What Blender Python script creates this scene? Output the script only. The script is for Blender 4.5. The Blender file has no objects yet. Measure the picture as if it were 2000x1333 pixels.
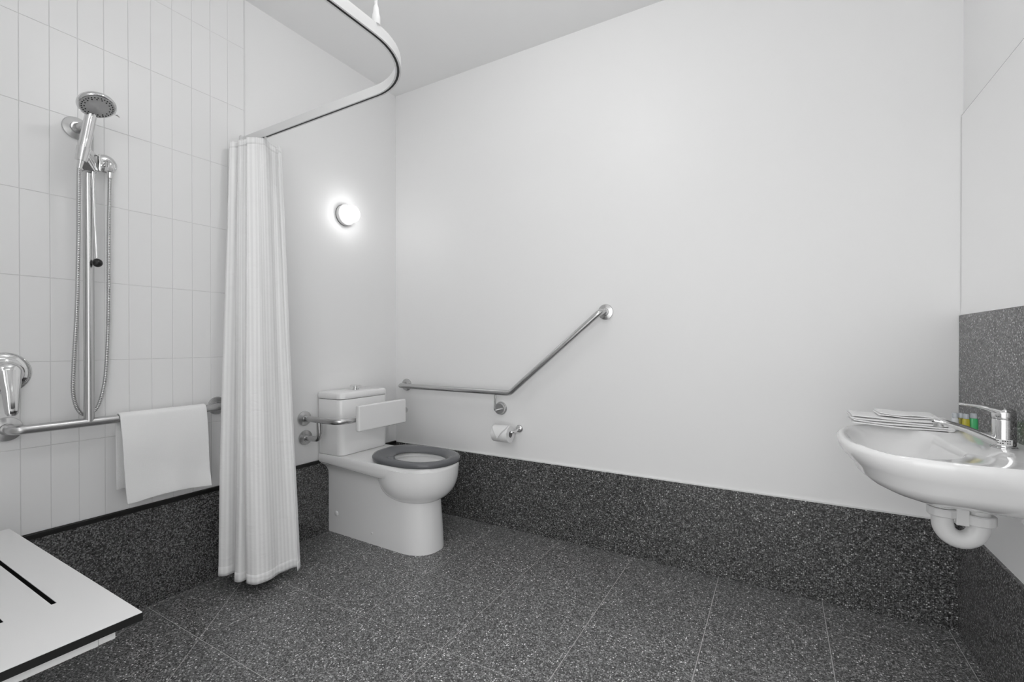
import bpy, bmesh, math, random
from mathutils import Vector, Matrix
random.seed(7)
PI = math.pi
S = bpy.context.scene
COL = S.collection

# ------------------------------------------------------------------ camera
CAM = Vector((2.2671, -2.3406, 1.0916))
yaw, pitch, roll = math.radians(30.0032), math.radians(-0.2348), math.radians(-0.0316)
F = Vector((-math.sin(yaw)*math.cos(pitch), math.cos(yaw)*math.cos(pitch), math.sin(pitch)))
R0 = Vector((math.cos(yaw), math.sin(yaw), 0)); U0 = R0.cross(F)
RR = math.cos(roll)*R0 + math.sin(roll)*U0
UU = -math.sin(roll)*R0 + math.cos(roll)*U0
cd = bpy.data.cameras.new('camera')
cam = bpy.data.objects.new('camera', cd); COL.objects.link(cam)
cam.matrix_world = Matrix(((RR.x, UU.x, -F.x, CAM.x), (RR.y, UU.y, -F.y, CAM.y), (RR.z, UU.z, -F.z, CAM.z), (0, 0, 0, 1)))
cd.sensor_fit = 'HORIZONTAL'; cd.sensor_width = 36; cd.lens = 903.05/2000*36
cd.shift_y = 5.9/2000; cd.clip_start = 0.01; cd.clip_end = 50
S.camera = cam

# ------------------------------------------------------------------ world, exposure, light strengths
w = bpy.data.worlds.new('world'); S.world = w; w.use_nodes = True
w.node_tree.nodes['Background'].inputs[0].default_value = (1, 1, 1, 1)
w.node_tree.nodes['Background'].inputs[1].default_value = 4.8  # bright even surround added as soft fill through the doorway
S.view_settings.view_transform = 'Standard'; S.view_settings.look = 'None'
S.view_settings.gamma = 1; S.view_settings.use_curve_mapping = False
S.view_settings.exposure = -1.03
CEILING_LAMP = 44.0
FILL_LAMP = 26.0
GLOBE_LAMP = 17.0
MIRROR_LAMP = 10.0

# ------------------------------------------------------------------ materials
MATS = {}
def mat(name, col, rough=0.5, metal=0.0, spec=0.5, emit=None, trans=0.0, coat=0.0, sheen=0.0, sss=0.0, ior=None):
    m = bpy.data.materials.new(name); m.use_nodes = True
    b = m.node_tree.nodes['Principled BSDF']
    if isinstance(col, (int, float)): col = (col, col, col)
    b.inputs['Base Color'].default_value = (*col, 1); b.inputs['Roughness'].default_value = rough
    b.inputs['Metallic'].default_value = metal; b.inputs['Specular IOR Level'].default_value = spec
    b.inputs['Transmission Weight'].default_value = trans; b.inputs['Coat Weight'].default_value = coat
    b.inputs['Sheen Weight'].default_value = sheen
    if ior: b.inputs['IOR'].default_value = ior
    if emit: b.inputs['Emission Color'].default_value = (1, 1, 1, 1); b.inputs['Emission Strength'].default_value = emit
    MATS[name] = m
    return m
def N(m, t, **kw):
    n = m.node_tree.nodes.new(t)
    for k, v in kw.items(): setattr(n, k, v)
    return n
def L(m, a, b): m.node_tree.links.new(a, b)
def bsdf(m): return m.node_tree.nodes['Principled BSDF']
def noise_bump(m, scale, strength, dist=0.002, detail=3, coord='Object', stretch=None):
    tc = N(m, 'ShaderNodeTexCoord'); nz = N(m, 'ShaderNodeTexNoise'); bp = N(m, 'ShaderNodeBump')
    nz.inputs['Scale'].default_value = scale; nz.inputs['Detail'].default_value = detail
    bp.inputs['Strength'].default_value = strength; bp.inputs['Distance'].default_value = dist
    src = tc.outputs[coord]
    if stretch:
        mp = N(m, 'ShaderNodeMapping'); mp.inputs['Scale'].default_value = stretch
        L(m, src, mp.inputs['Vector']); src = mp.outputs['Vector']
    L(m, src, nz.inputs['Vector']); L(m, nz.outputs[0], bp.inputs['Height']); L(m, bp.outputs[0], bsdf(m).inputs['Normal'])
    return nz
paint = mat('white_wall_paint', .92, .42, spec=.35); noise_bump(paint, 3.0, .04, .01)
ceilp = mat('white_ceiling_paint', .94, .8, spec=.2); noise_bump(ceilp, 40, .03, .002)
tilem = mat('white_glazed_tile', .90, .34, spec=.4); noise_bump(tilem, 9.0, .05, .004)
groutw = mat('wall_grout', .72, .9)
grouts = mat('skirting_grout', .12, .9)
groutf = mat('floor_grout', .62, .9); noise_bump(groutf, 300, .2, .001)
black = mat('black_trim', .008, .35)
dark = mat('dark_recess', .012, .6)
ceram = mat('white_ceramic', .93, .06, spec=.5, coat=.3); noise_bump(ceram, 6, .02, .004)
plast = mat('white_plastic', .86, .25); noise_bump(plast, 30, .02, .001)
alu = mat('white_powder_coat', .80, .35); noise_bump(alu, 60, .03, .001)
chrome = mat('chrome', .72, .06, 1.0); noise_bump(chrome, 12, .02, .002)
mirror = mat('mirror_glass', .93, .0, 1.0)
seatm = mat('dark_grey_seat_plastic', (.135, .139, .148), .2, spec=.5); noise_bump(seatm, 20, .02, .001)
water = mat('toilet_water', (.25, .28, .32), .02, spec=.6); noise_bump(water, 15, .05, .002)
lamin = mat('white_laminate', .87, .3); noise_bump(lamin, 80, .02, .001)
core = mat('black_laminate_core', .010, .4); noise_bump(core, 120, .05, .001)
rubber = mat('black_rubber_ball', .008, .3)
steel = mat('satin_steel', .58, .26, 1.0); noise_bump(steel, 60, .04, .001, stretch=(1, 1, 20))
towelm = mat('white_towel', .96, .95, spec=.1, sheen=.3); noise_bump(towelm, 420, .6, .002, 2)
paper = mat('toilet_paper', .86, .95, spec=.1); noise_bump(paper, 220, .25, .001)
pvc = mat('white_pvc', .74, .35); noise_bump(pvc, 25, .03, .001)
sticker = mat('sticker_paper', .82, .6)
ink = mat('sticker_ink', .05, .7)
oyster = mat('lamp_diffuser', .8, .4, emit=CEILING_LAMP)
fillm = mat('fill_lamp_diffuser', .8, .4, emit=FILL_LAMP)
vanm = mat('mirror_light_diffuser', .8, .4, emit=MIRROR_LAMP)
globem = mat('globe_diffuser', .8, .4, emit=GLOBE_LAMP)
grill = mat('drain_steel', .06, .35, 1.0); noise_bump(grill, 90, .05, .001)

def granite(name, lift=1.0, rough=.32):
    m = mat(name, .05, rough, spec=.65)
    g = N(m, 'ShaderNodeNewGeometry')
    def cells(scale, stops, interp='CONSTANT'):
        v = N(m, 'ShaderNodeTexVoronoi'); v.inputs['Scale'].default_value = scale
        L(m, g.outputs['Position'], v.inputs['Vector'])
        s = N(m, 'ShaderNodeSeparateColor'); L(m, v.outputs['Color'], s.inputs[0])
        r = N(m, 'ShaderNodeValToRGB'); r.color_ramp.interpolation = interp
        e = r.color_ramp.elements
        while len(e) > 1: e.remove(e[-1])
        e[0].position = stops[0][0]; e[0].color = (*[stops[0][1]*lift]*3, 1)
        for p, c in stops[1:]:
            q = e.new(p); q.color = (c*lift, c*lift, c*lift, 1)
        L(m, s.outputs[0], r.inputs[0])
        return r, v
    a, va = cells(270, [(0, .02), (.22, .06), (.45, .11), (.72, .18), (.90, .30)])
    b, vb = cells(150, [(0, 0.0), (.72, .28), (.87, .48), (.96, .78)])
    # rounder, brighter chips sit on top of the fine matrix
    lt = N(m, 'ShaderNodeMath', operation='LESS_THAN'); lt.inputs[1].default_value = .42
    L(m, vb.outputs['Distance'], lt.inputs[0])
    gt = N(m, 'ShaderNodeMath', operation='GREATER_THAN'); gt.inputs[1].default_value = .01
    L(m, b.outputs[0], gt.inputs[0])
    mu = N(m, 'ShaderNodeMath', operation='MULTIPLY'); L(m, lt.outputs[0], mu.inputs[0]); L(m, gt.outputs[0], mu.inputs[1])
    mx = N(m, 'ShaderNodeMix', data_type='RGBA'); L(m, mu.outputs[0], mx.inputs['Factor'])
    L(m, a.outputs[0], mx.inputs['A']); L(m, b.outputs[0], mx.inputs['B'])
    L(m, mx.outputs['Result'], bsdf(m).inputs['Base Color'])
    bp = N(m, 'ShaderNodeBump'); bp.inputs['Strength'].default_value = .08; bp.inputs['Distance'].default_value = .001
    L(m, va.outputs['Distance'], bp.inputs['Height']); L(m, bp.outputs[0], bsdf(m).inputs['Normal'])
    return m
gran = granite('dark_terrazzo_shaded', .80, .24)  # same terrazzo as the floor, darkened to paint the shade on upright faces
granf = granite('dark_terrazzo_toplit', 1.40, .42)  # same terrazzo, lightened to paint the overhead light falling on the floor

# curtain cloth: woven satin stripes run down the cloth (u = metres along the cloth)
curt = mat('striped_curtain_cloth', .85, .75, spec=.2, sheen=.2)
uv = N(curt, 'ShaderNodeUVMap'); sx = N(curt, 'ShaderNodeSeparateXYZ'); L(curt, uv.outputs[0], sx.inputs[0])
wv = N(curt, 'ShaderNodeMath', operation='MULTIPLY'); wv.inputs[1].default_value = 2*PI/.019; L(curt, sx.outputs[0], wv.inputs[0])
sn = N(curt, 'ShaderNodeMath', operation='SINE'); L(curt, wv.outputs[0], sn.inputs[0])
rp = N(curt, 'ShaderNodeMapRange'); rp.inputs[1].default_value = -.25; rp.inputs[2].default_value = .25; L(curt, sn.outputs[0], rp.inputs[0])
cm = N(curt, 'ShaderNodeMix', data_type='RGBA'); cm.inputs['A'].default_value = (.88, .88, .88, 1); cm.inputs['B'].default_value = (.96, .96, .96, 1)
L(curt, rp.outputs[0], cm.inputs['Factor']); L(curt, cm.outputs['Result'], bsdf(curt).inputs['Base Color'])
rr = N(curt, 'ShaderNodeMapRange'); rr.inputs[3].default_value = .8; rr.inputs[4].default_value = .38; L(curt, rp.outputs[0], rr.inputs[0])
L(curt, rr.outputs[0], bsdf(curt).inputs['Roughness'])
mpp = N(curt, 'ShaderNodeMapping'); mpp.inputs['Scale'].default_value = (10, 26, 1); mpp.inputs['Rotation'].default_value = (0, 0, .35)
L(curt, uv.outputs[0], mpp.inputs['Vector'])
cn = N(curt, 'ShaderNodeTexNoise'); cn.inputs['Scale'].default_value = 1.0; cn.inputs['Detail'].default_value = 3; cn.inputs['Distortion'].default_value = .8
L(curt, mpp.outputs[0], cn.inputs['Vector'])
cb = N(curt, 'ShaderNodeBump'); cb.inputs['Strength'].default_value = .35; cb.inputs['Distance'].default_value = .012
L(curt, cn.outputs[0], cb.inputs['Height']); L(curt, cb.outputs[0], bsdf(curt).inputs['Normal'])

def liquid(name, col, a=.35):
    m = mat(name, col, .12, trans=a); noise_bump(m, 25, .02, .001); return m
greenb = liquid('green_bottle_plastic', (.10, .62, .24), .2)
yellowb = liquid('yellow_bottle_plastic', (.62, .55, .06), .2)
oliveb = liquid('amber_bottle_plastic', (.42, .36, .08), .2)
clearb = liquid('clear_white_bottle_plastic', (.86, .88, .92), .2)
capb = liquid('clear_cap_plastic', (.82, .86, .90), .55)

# ------------------------------------------------------------------ mesh helpers
def wloc(o):
    v = Vector((0, 0, 0))
    while o: v += o.location; o = o.parent
    return v
def obj(name, V, Fc, m, parent=None, smooth=False, bevel=0, seg=2, loc=None, auto=None, uvs=None):
    """verts in world metres; the object's origin is its parent's (or loc)"""
    o0 = wloc(parent) if parent else Vector((0, 0, 0))
    l = Vector(loc) if loc is not None else None
    off = l if l is not None else o0
    me = bpy.data.meshes.new(name)
    me.from_pydata([tuple(Vector(v)-off) for v in V], [], [tuple(f) for f in Fc]); me.update()
    if uvs:
        ul = me.uv_layers.new(name='UVMap')
        for lp in me.loops: ul.data[lp.index].uv = uvs[lp.vertex_index]
    bm = bmesh.new(); bm.from_mesh(me); bmesh.ops.recalc_face_normals(bm, faces=bm.faces); bm.to_mesh(me); bm.free()
    if m: me.materials.append(m)
    o = bpy.data.objects.new(name, me); COL.objects.link(o)
    if parent: o.parent = parent
    if l is not None: o.location = l - o0
    if smooth:
        for p in me.polygons: p.use_smooth = True
        if auto:
            for e in me.edges: pass
            bm = bmesh.new(); bm.from_mesh(me)
            for e in bm.edges:
                if len(e.link_faces) == 2 and e.calc_face_angle() > auto: e.smooth = False
            bm.to_mesh(me); bm.free()
    if bevel:
        b = o.modifiers.new('bevel', 'BEVEL'); b.width = bevel; b.segments = seg; b.limit_method = 'ANGLE'; b.angle_limit = .6
        for p in me.polygons: p.use_smooth = True
        wn = o.modifiers.new('normals', 'WEIGHTED_NORMAL'); wn.keep_sharp = True
    return o
def tag(o, label=None, cat=None, group=None, kind=None):
    if label: o['label'] = label
    if cat: o['category'] = cat
    if group: o['group'] = group
    if kind: o['kind'] = kind
    return o
def thing(name, label, cat, loc, group=None):
    o = bpy.data.objects.new(name, None); COL.objects.link(o); o.location = loc
    o.empty_display_size = .05
    return tag(o, label, cat, group)
def boxg(x0, x1, y0, y1, z0, z1):
    V = [(x, y, z) for x in (x0, x1) for y in (y0, y1) for z in (z0, z1)]
    return V, [(0, 1, 3, 2), (4, 6, 7, 5), (0, 4, 5, 1), (2, 3, 7, 6), (0, 2, 6, 4), (1, 5, 7, 3)]
def box(name, x0, x1, y0, y1, z0, z1, m, parent=None, bevel=0, **k):
    V, Fc = boxg(x0, x1, y0, y1, z0, z1)
    return obj(name, V, Fc, m, parent, bevel=bevel, **k)
def join(*geos):
    V, Fc = [], []
    for v, f in geos:
        n = len(V); V += list(v); Fc += [tuple(i+n for i in q) for q in f]
    return V, Fc
def loft(rings, cap0=True, cap1=True, closed=True):
    n = len(rings[0]); V = [tuple(p) for r in rings for p in r]; Fc = []
    for i in range(len(rings)-1):
        for j in range(n if closed else n-1):
            k = (j+1) % n
            Fc.append((i*n+j, i*n+k, (i+1)*n+k, (i+1)*n+j))
    if cap0: Fc.append(tuple(range(n)))
    if cap1: Fc.append(tuple(range((len(rings)-1)*n, len(rings)*n)))
    return V, Fc
def frame(d):
    d = Vector(d).normalized()
    a = Vector((0, 0, 1)) if abs(d.z) < .9 else Vector((1, 0, 0))
    u = d.cross(a).normalized(); v = d.cross(u).normalized()
    return d, u, v
def lathe(prof, org, ax, seg=24, cap0=True, cap1=True):
    """prof = [(radius, distance along axis)]"""
    d, u, v = frame(ax); org = Vector(org)
    return loft([[org+d*h+(u*math.cos(2*PI*j/seg)+v*math.sin(2*PI*j/seg))*max(r, 1e-5) for j in range(seg)] for r, h in prof], cap0, cap1)
def fillet(P, r, n=6):
    P = [Vector(p) for p in P]; out = [P[0]]
    for i in range(1, len(P)-1):
        a, b, c = P[i-1], P[i], P[i+1]
        u = (a-b); v = (c-b); ri = r[i-1] if isinstance(r, (list, tuple)) else r
        ang = u.angle(v); t = min(ri/math.tan(ang/2), u.length*.49, v.length*.49)
        p0 = b+u.normalized()*t; p1 = b+v.normalized()*t
        for k in range(n+1):
            s = k/n
            # quadratic arc is near enough a circle for small fillets
            out.append(p0*(1-s)**2+b*2*s*(1-s)*1.0+p1*s*s)
    out.append(P[-1]); return out
def tube(P, r, seg=14, cap=True):
    P = [Vector(p) for p in P]; n = len(P)
    T = [(P[min(i+1, n-1)]-P[max(i-1, 0)]).normalized() for i in range(n)]
    _, u, _ = frame(T[0]); rings = []
    for i in range(n):
        u = (u-T[i]*u.dot(T[i])).normalized(); v = T[i].cross(u)
        ri = r[i] if isinstance(r, (list, tuple)) else r
        rings.append([P[i]+(u*math.cos(2*PI*j/seg)+v*math.sin(2*PI*j/seg))*ri for j in range(seg)])
    return loft(rings, cap, cap)
def smooth_path(P, n=10):
    P = [Vector(p) for p in P]; out = []
    for i in range(len(P)-1):
        a, b = P[i], P[i+1]; p = P[max(i-1, 0)]; q = P[min(i+2, len(P)-1)]
        for k in range(n):
            t = k/n
            out.append(.5*((2*b-2*b+2*a)+(b-p)*t+(2*p-5*a+4*b-q)*t*t+(3*a-p-3*b+q)*t**3))
    out.append(P[-1]); return out
def sgn(v, e): return math.copysign(abs(v)**e, v)
def flange(name, org, ax, parent, r=.040, m=None):
    g = lathe([(r*.98, 0), (r, .004), (r*.96, .008), (r*.62, .012), (r*.5, .013), (r*.46, .018)], org, ax, 28)
    return obj(name, *g, m or steel, parent, smooth=True, auto=.9)

# ------------------------------------------------------------------ room shell
XR, YF, ZC = 2.8614, -2.36, 2.7685
HS = .4125                                        # skirting height
T0 = 0.0773; TY = -1.0365; TZ = .1228
def struct(o): return tag(o, kind='structure')
floor = struct(box('floor', -.1, XR+.1, -8.0, .1, -.12, -.0010, groutf))
ceiling = struct(box('ceiling', -.1, XR+.1, YF-.1, .1, ZC, ZC+.1, ceilp))
wall_left = struct(box('wall_left', -.1, 0, YF-.1, .1, -.1, ZC, paint))
wall_back = struct(box('wall_back', -.1, XR+.1, 0, .1, -.1, ZC, paint))
wall_right = struct(box('wall_right', XR, XR+.1, YF-.1, .1, -.1, ZC, paint))
DX0, DX1, DZ = 1.24, 2.72, 2.20  # opening widened to let in more fill from behind the camera
wall_front = struct(obj('wall_front', *join(boxg(0, DX0, YF-.1, YF, 0, ZC), boxg(DX1, XR, YF-.1, YF, 0, ZC), boxg(DX0, DX1, YF-.1, YF, DZ, ZC)), paint))

# floor tiles: 400 mm squares, cut along the falls to the shower drain
DR = Vector((.635, -1.690))
A_END, B_END = Vector((.045, -1.02)), Vector((1.226, -1.046))
def split(poly, a, b):
    d = b-a; s = [d.x*(p.y-a.y)-d.y*(p.x-a.x) for p in poly]
    if min(s) > -2e-4 or max(s) < 2e-4: return [poly]
    out = []
    for sg in (1, -1):
        q = []
        for i in range(len(poly)):
            p0, p1 = poly[i], poly[(i+1) % len(poly)]; s0, s1 = s[i]*sg, s[(i+1) % len(poly)]*sg
            if s0 >= 0: q.append(p0)
            if s0*s1 < 0: q.append(p0+(p1-p0)*(s0/(s0-s1)))
        out.append(q)
    return out
def inset(poly, g):
    c = sum(poly, Vector((0, 0)))/len(poly); n = len(poly); out = []
    area = sum(poly[i].x*poly[(i+1) % n].y-poly[(i+1) % n].x*poly[i].y for i in range(n))
    if area < 0: poly = poly[::-1]
    for i in range(n):
        a, b, c = poly[i-1], poly[i], poly[(i+1) % n]
        d0 = (b-a).normalized(); d1 = (c-b).normalized()
        n0 = Vector((-d0.y, d0.x)); n1 = Vector((-d1.y, d1.x))
        k = 1+n0.dot(n1); out.append(b+(n0+n1)*(g/max(k, .3)))
    return out
ycuts = [0]+[-.246-.4*k for k in range(6)]+[YF]
xcuts = [0]+[.026+.4*k for k in range(8)]+[XR]
sq = None
for yi in range(len(ycuts)-1):
    for xi in range(len(xcuts)-1):
        x0, x1, y1, y0 = xcuts[xi], xcuts[xi+1], ycuts[yi], ycuts[yi+1]
        if x1-x0 < .004 or y1-y0 < .004: continue
        P = [Vector(q) for q in ((x0, y0), (x1, y0), (x1, y1), (x0, y1))]
        polys = [P]
        cx, cy = (x0+x1)/2, (y0+y1)/2
        if y0 > -2.1 and y1 < -1.0 and x1 < 1.25:
            if cy > -1.5 and cx < .65 or (cx > .4 and cx < .85 and y0 < -1.4):
                polys = sum([split(q, DR, A_END) for q in polys], [])
            if cy > -1.5 and cx > .6 or (cx > .4 and cx < .85 and y0 < -1.4):
                polys = sum([split(q, DR, B_END) for q in polys], [])
        for q in polys:
            q = inset(q, .0014)
            c = sum(q, Vector((0, 0)))/len(q); n = len(q)
            V, Fc = loft([[(p.x, p.y, -.010) for p in q], [(p.x, p.y, 0) for p in q]])
            full = len(polys) == 1 and abs(x1-x0-.4) < 1e-4 and abs(y1-y0-.4) < 1e-4
            if full and sq:
                o = bpy.data.objects.new('floor_tile', sq); COL.objects.link(o); o.parent = floor; o.location = (c.x, c.y, 0)
            else:
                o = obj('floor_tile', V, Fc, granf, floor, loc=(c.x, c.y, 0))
                if full: sq = o.data
# unseen ground slab outside the doorway, made pale to bounce light indoors
bouncem = mat('pale_bounce_slab', .80, .8); noise_bump(bouncem, 60, .2, .002)
box('outside_bounce_slab', -.1, XR+.1, -8.0, YF, -.010, 0, bouncem, floor)

# white wall tiles of the shower
tmesh = None
grout_bed = box('grout_bed', -.001, .0034, YF, TY, HS+.012, ZC, groutw, wall_left)
for r in range(1, 9):
    z0 = TZ+.3*r; z1 = min(z0+.3, ZC)
    for c in range(18):
        y1 = TY-T0*c; y0 = max(y1-T0, YF)
        if y1-y0 < .01: continue
        full = z1-z0 > .299 and y1-y0 > T0-1e-4
        l = (0, (y0+y1)/2, (z0+z1)/2)
        if full and tmesh:
            o = bpy.data.objects.new('wall_tile', tmesh); COL.objects.link(o); o.parent = wall_left; o.location = l
        else:
            g = .0008
            V = [(0, y0+g, z0+g), (0, y1-g, z0+g), (0, y1-g, z1-g), (0, y0+g, z1-g),
                 (.0044, y0+g, z0+g), (.0044, y1-g, z0+g), (.0044, y1-g, z1-g), (.0044, y0+g, z1-g),
                 (.005, y0+g+.0012, z0+g+.0012), (.005, y1-g-.0012, z0+g+.0012), (.005, y1-g-.0012, z1-g-.0012), (.005, y0+g+.0012, z1-g-.0012)]
            Fc = [(0, 1, 2, 3)]+[(i, (i+1) % 4, 4+(i+1) % 4, 4+i) for i in range(4)]+[(4+i, 4+(i+1) % 4, 8+(i+1) % 4, 8+i) for i in range(4)]+[(8, 9, 10, 11)]
            o = obj('wall_tile', V, Fc, tilem, wall_left, loc=l)
            if full: tmesh = o.data
struct(box('trim_1', 0, .0065, TY-.0008, TY+.005, HS+.01, ZC, alu))
struct(box('trim_2', 0, .013, YF, -.0105, HS-.010, HS+.0095, black, bevel=.002))

# speckled skirting tiles on each wall
bb_l = struct(box('baseboard_left', 0, .008, YF, 0, 0, HS-.0105, grouts))
bb_b = struct(box('baseboard_back', 0, XR, -.008, 0, 0, HS-.0015, grouts))
bb_r = struct(box('baseboard_right', XR-.008, XR, YF, 0, 0, HS-.0015, grouts))
ys = [-.0105]+[-.23-.4*k for k in range(6)]
ys = [y for y in ys if y > YF]+[YF]
for a, b in zip(ys, ys[1:]):
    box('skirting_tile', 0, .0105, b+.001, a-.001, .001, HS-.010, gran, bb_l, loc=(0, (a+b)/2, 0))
xs = [.0105]+[.226+.4*k for k in range(7)]+[XR-.0105]
for a, b in zip(xs, xs[1:]):
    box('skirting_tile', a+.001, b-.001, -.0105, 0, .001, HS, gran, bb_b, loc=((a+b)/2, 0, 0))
ys = [0]+[-.334-.4*k for k in range(5)]+[YF]
for a, b in zip(ys, ys[1:]):
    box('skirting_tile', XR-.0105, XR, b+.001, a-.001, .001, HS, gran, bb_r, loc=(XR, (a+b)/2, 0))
struct(box('trim_3', 0, XR, -.0095, 0, HS, HS+.004, alu))
# splashback tiles behind the basin
for a, b in zip([-.0005, -.334, -.734, -1.134, -1.534], [-.334, -.734, -1.134, -1.534, -1.9]):
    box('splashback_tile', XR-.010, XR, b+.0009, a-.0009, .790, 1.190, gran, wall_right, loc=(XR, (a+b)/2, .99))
box('splashback_grout', XR-.008, XR, -1.9, -.0005, .790, 1.188, dark, wall_right)

# mirror on the basin wall
mir = thing('wall_mirror', 'large frameless mirror above the speckled splashback', 'mirror', (XR, -.9, 1.192))
box('glass', XR-.0055, XR-.0005, -1.9, -.004, 1.192, 1.936, mirror, mir)
box('backing_edge', XR-.0048, XR, -1.903, -.0012, 1.1925, 1.9385, mat('mirror_edge', .30, .5), mir)

# doorway lining at the camera's end of the room
d1 = obj('door_1', *join(boxg(DX0-.06, DX0, YF-.11, YF+.012, 0, DZ+.06), boxg(DX1, DX1+.06, YF-.11, YF+.012, 0, DZ+.06), boxg(DX0, DX1, YF-.11, YF+.012, DZ, DZ+.06)), alu)
struct(d1)

# ------------------------------------------------------------------ lamps
CLX = (1.42, -1.18, ZC)
cl = thing('ceiling_light', 'round white globe light on a short stem in the middle of the bathroom ceiling', 'light', CLX)
obj('ceiling_rose', *lathe([(.055, 0), (.055, .012), (.045, .020), (.012, .024)], CLX, (0, 0, -1), 32), alu, cl, smooth=True, auto=.7)
obj('stem', *lathe([(.008, .020), (.008, .100)], CLX, (0, 0, -1), 14), alu, cl, smooth=True, auto=.7)
obj('fitter', *lathe([(.020, .085), (.040, .092), (.040, .104), (.036, .106)], CLX, (0, 0, -1), 28), alu, cl, smooth=True, auto=.7)
obj('globe', *lathe([(.034, .102)]+[(.095*math.cos(a_), .190+.095*math.sin(a_)) for a_ in [(-1.2+k*(PI/2+1.2)/14) for k in range(15)]], CLX, (0, 0, -1), 32), oyster, cl, smooth=True)
def fill_lamp(x, z, label):  # unseen globe added to fill the room from the camera side
    T = thing('wall_lamp', label, 'lamp', (x, YF, z)); o_ = (x, YF, z)
    obj('base', *lathe([(.085, 0), (.086, .003), (.086, .030), (.075, .036), (.06, .037)], o_, (0, 1, 0), 36), alu, T, smooth=True, auto=.7)
    obj('globe', *lathe([(.058, .036)]+[(.090*math.cos(a), .096+.080*math.sin(a)) for a in [(-.85+k*(PI/2+.85)/10) for k in range(11)]], o_, (0, 1, 0), 32), fillm, T, smooth=True)
fill_lamp(1.06, 2.00, 'added unseen fill globe on the wall beside the doorway')
vl = thing('mirror_light', 'white tube light on the wall above the mirror', 'light', (XR, -1.45, 2.10))
box('backplate', XR-.022, XR, -1.80, -1.10, 2.07, 2.13, alu, vl, bevel=.003)
obj('tube', *lathe([(.024, 0), (.028, .006), (.028, .634), (.024, .640)], (XR-.062, -1.77, 2.10), (0, 1, 0), 24), vanm, vl, smooth=True, auto=.9)
for y_ in (-1.785, -1.115):
    box('end_holder', XR-.094, XR-.020, y_-.014, y_+.014, 2.075, 2.125, alu, vl, bevel=.003)
GL = (0, -.434, 1.855)
gl = thing('wall_lamp', 'small glowing white globe lamp on the wall above the toilet', 'lamp', GL)
obj('base', *lathe([(.060, 0), (.061, .002), (.061, .026), (.055, .031), (.045, .032)], GL, (1, 0, 0), 36), alu, gl, smooth=True, auto=.7)
obj('back_ring', *lathe([(.0625, 0), (.0625, .003), (.060, .004)], GL, (1, 0, 0), 36), mat('lamp_ring', .12, .4), gl, smooth=True, auto=.7)
obj('globe', *lathe([(.036, .030)]+[(.050*math.cos(a), .066+.044*math.sin(a)) for a in [(-.85+k*(PI/2+.85)/10) for k in range(11)]], GL, (1, 0, 0), 32), globem, gl, smooth=True)

# ------------------------------------------------------------------ curtain track and curtain
TYC, TXC, TR = -1.042, 1.172, .26
tk = thing('curtain_track', 'white aluminium curtain track curving around the shower corner', 'curtain track', (TXC, TYC, 2.05))
path = [(.004, TYC)]+[(.004+(TXC-TR-.004)*k/8, TYC) for k in range(1, 9)]
path += [(TXC-TR+TR*math.sin(a), TYC-TR+TR*math.cos(a)) for a in [PI/2*k/16 for k in range(1, 17)]]
path += [(TXC, TYC-TR+(YF-TYC+TR)*k/8) for k in range(1, 9)]
def sweep(path, prof):
    rings = []
    n = len(path)
    for i, (x, y) in enumerate(path):
        a = Vector(path[max(i-1, 0)]); b = Vector(path[min(i+1, n-1)]); d = (b-a).normalized(); nr = Vector((-d.y, d.x))
        rings.append([(x+nr.x*o, y+nr.y*o, z) for o, z in prof])
    return loft(rings)
H = .036
obj('rail', *sweep(path, [(-.010, 2.05), (-.010, 2.05+H), (.010, 2.05+H), (.010, 2.05), (.0042, 2.05), (.0042, 2.056), (-.0042, 2.056), (-.0042, 2.05)]), alu, tk, smooth=True, auto=.6)
obj('glider_channel', *sweep(path, [(-.0040, 2.0505), (-.0040, 2.0555), (.0040, 2.0555), (.0040, 2.0505)]), dark, tk, smooth=True, auto=.6)
box('wall_bracket', 0.005, .020, TYC-.019, TYC+.019, 2.046, 2.092, alu, tk, bevel=.003)
HX, HY = TXC+.001, -1.296
obj('hanger_rod', *lathe([(.0052, 2.10), (.0052, ZC)], (HX, HY, 0), (0, 0, 1), 12), alu, tk, smooth=True, auto=.7)
obj('hanger_collar', *lathe([(.013, 2.0855), (.013, 2.112), (.010, 2.122), (.008, 2.14), (.0055, 2.146)], (HX, HY, 0), (0, 0, 1), 16), alu, tk, smooth=True, auto=.7)
obj('ceiling_cup', *lathe([(.018, 2.752), (.018, ZC)], (HX, HY, 0), (0, 0, 1), 16), alu, tk, smooth=True, auto=.7)

cu = thing('shower_curtain', 'white striped fabric shower curtain bunched against the tiled wall', 'curtain', (.2, TYC, .06))
NU, NV = 420, 64
ZT, ZB = 2.046, .060
# plan of the bunched cloth: round-tipped folds, from the wall outwards
PH0, PH1 = -.62*PI, 5.22*PI
def cpt(u, v):
    # u 0..1 along the cloth, v 0 at the top .. 1 at the hem
    ph = PH0+(PH1-PH0)*u
    x = .108+.240*u+.0165*math.sin(2*ph)+.006*math.sin(ph+1)
    A = .126-.030*u+.008*math.sin(1.7*ph)
    y = -1.112+.032*u-A*math.cos(ph)
    xt = .040+(x-.10)*.62; yt = -1.048+(y+1.095)*.66
    x = xt+(x-xt)*v; y = yt+(y-yt)*v
    x += (.0030*math.sin(52*u+2.5*v)+.0022*math.sin(131*u-4*v))
    y += .0030*math.sin(85*u+3*v)+.004*math.sin(6*v+9*u)*v
    return x, y
def ctop(u):
    # the heading sags between the gliders and where folds swing clear of the track
    x, y = cpt(u, 0); return -.26*abs(y-TYC)
V, UVS = [], []
arc = 0; ARC = []
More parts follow.
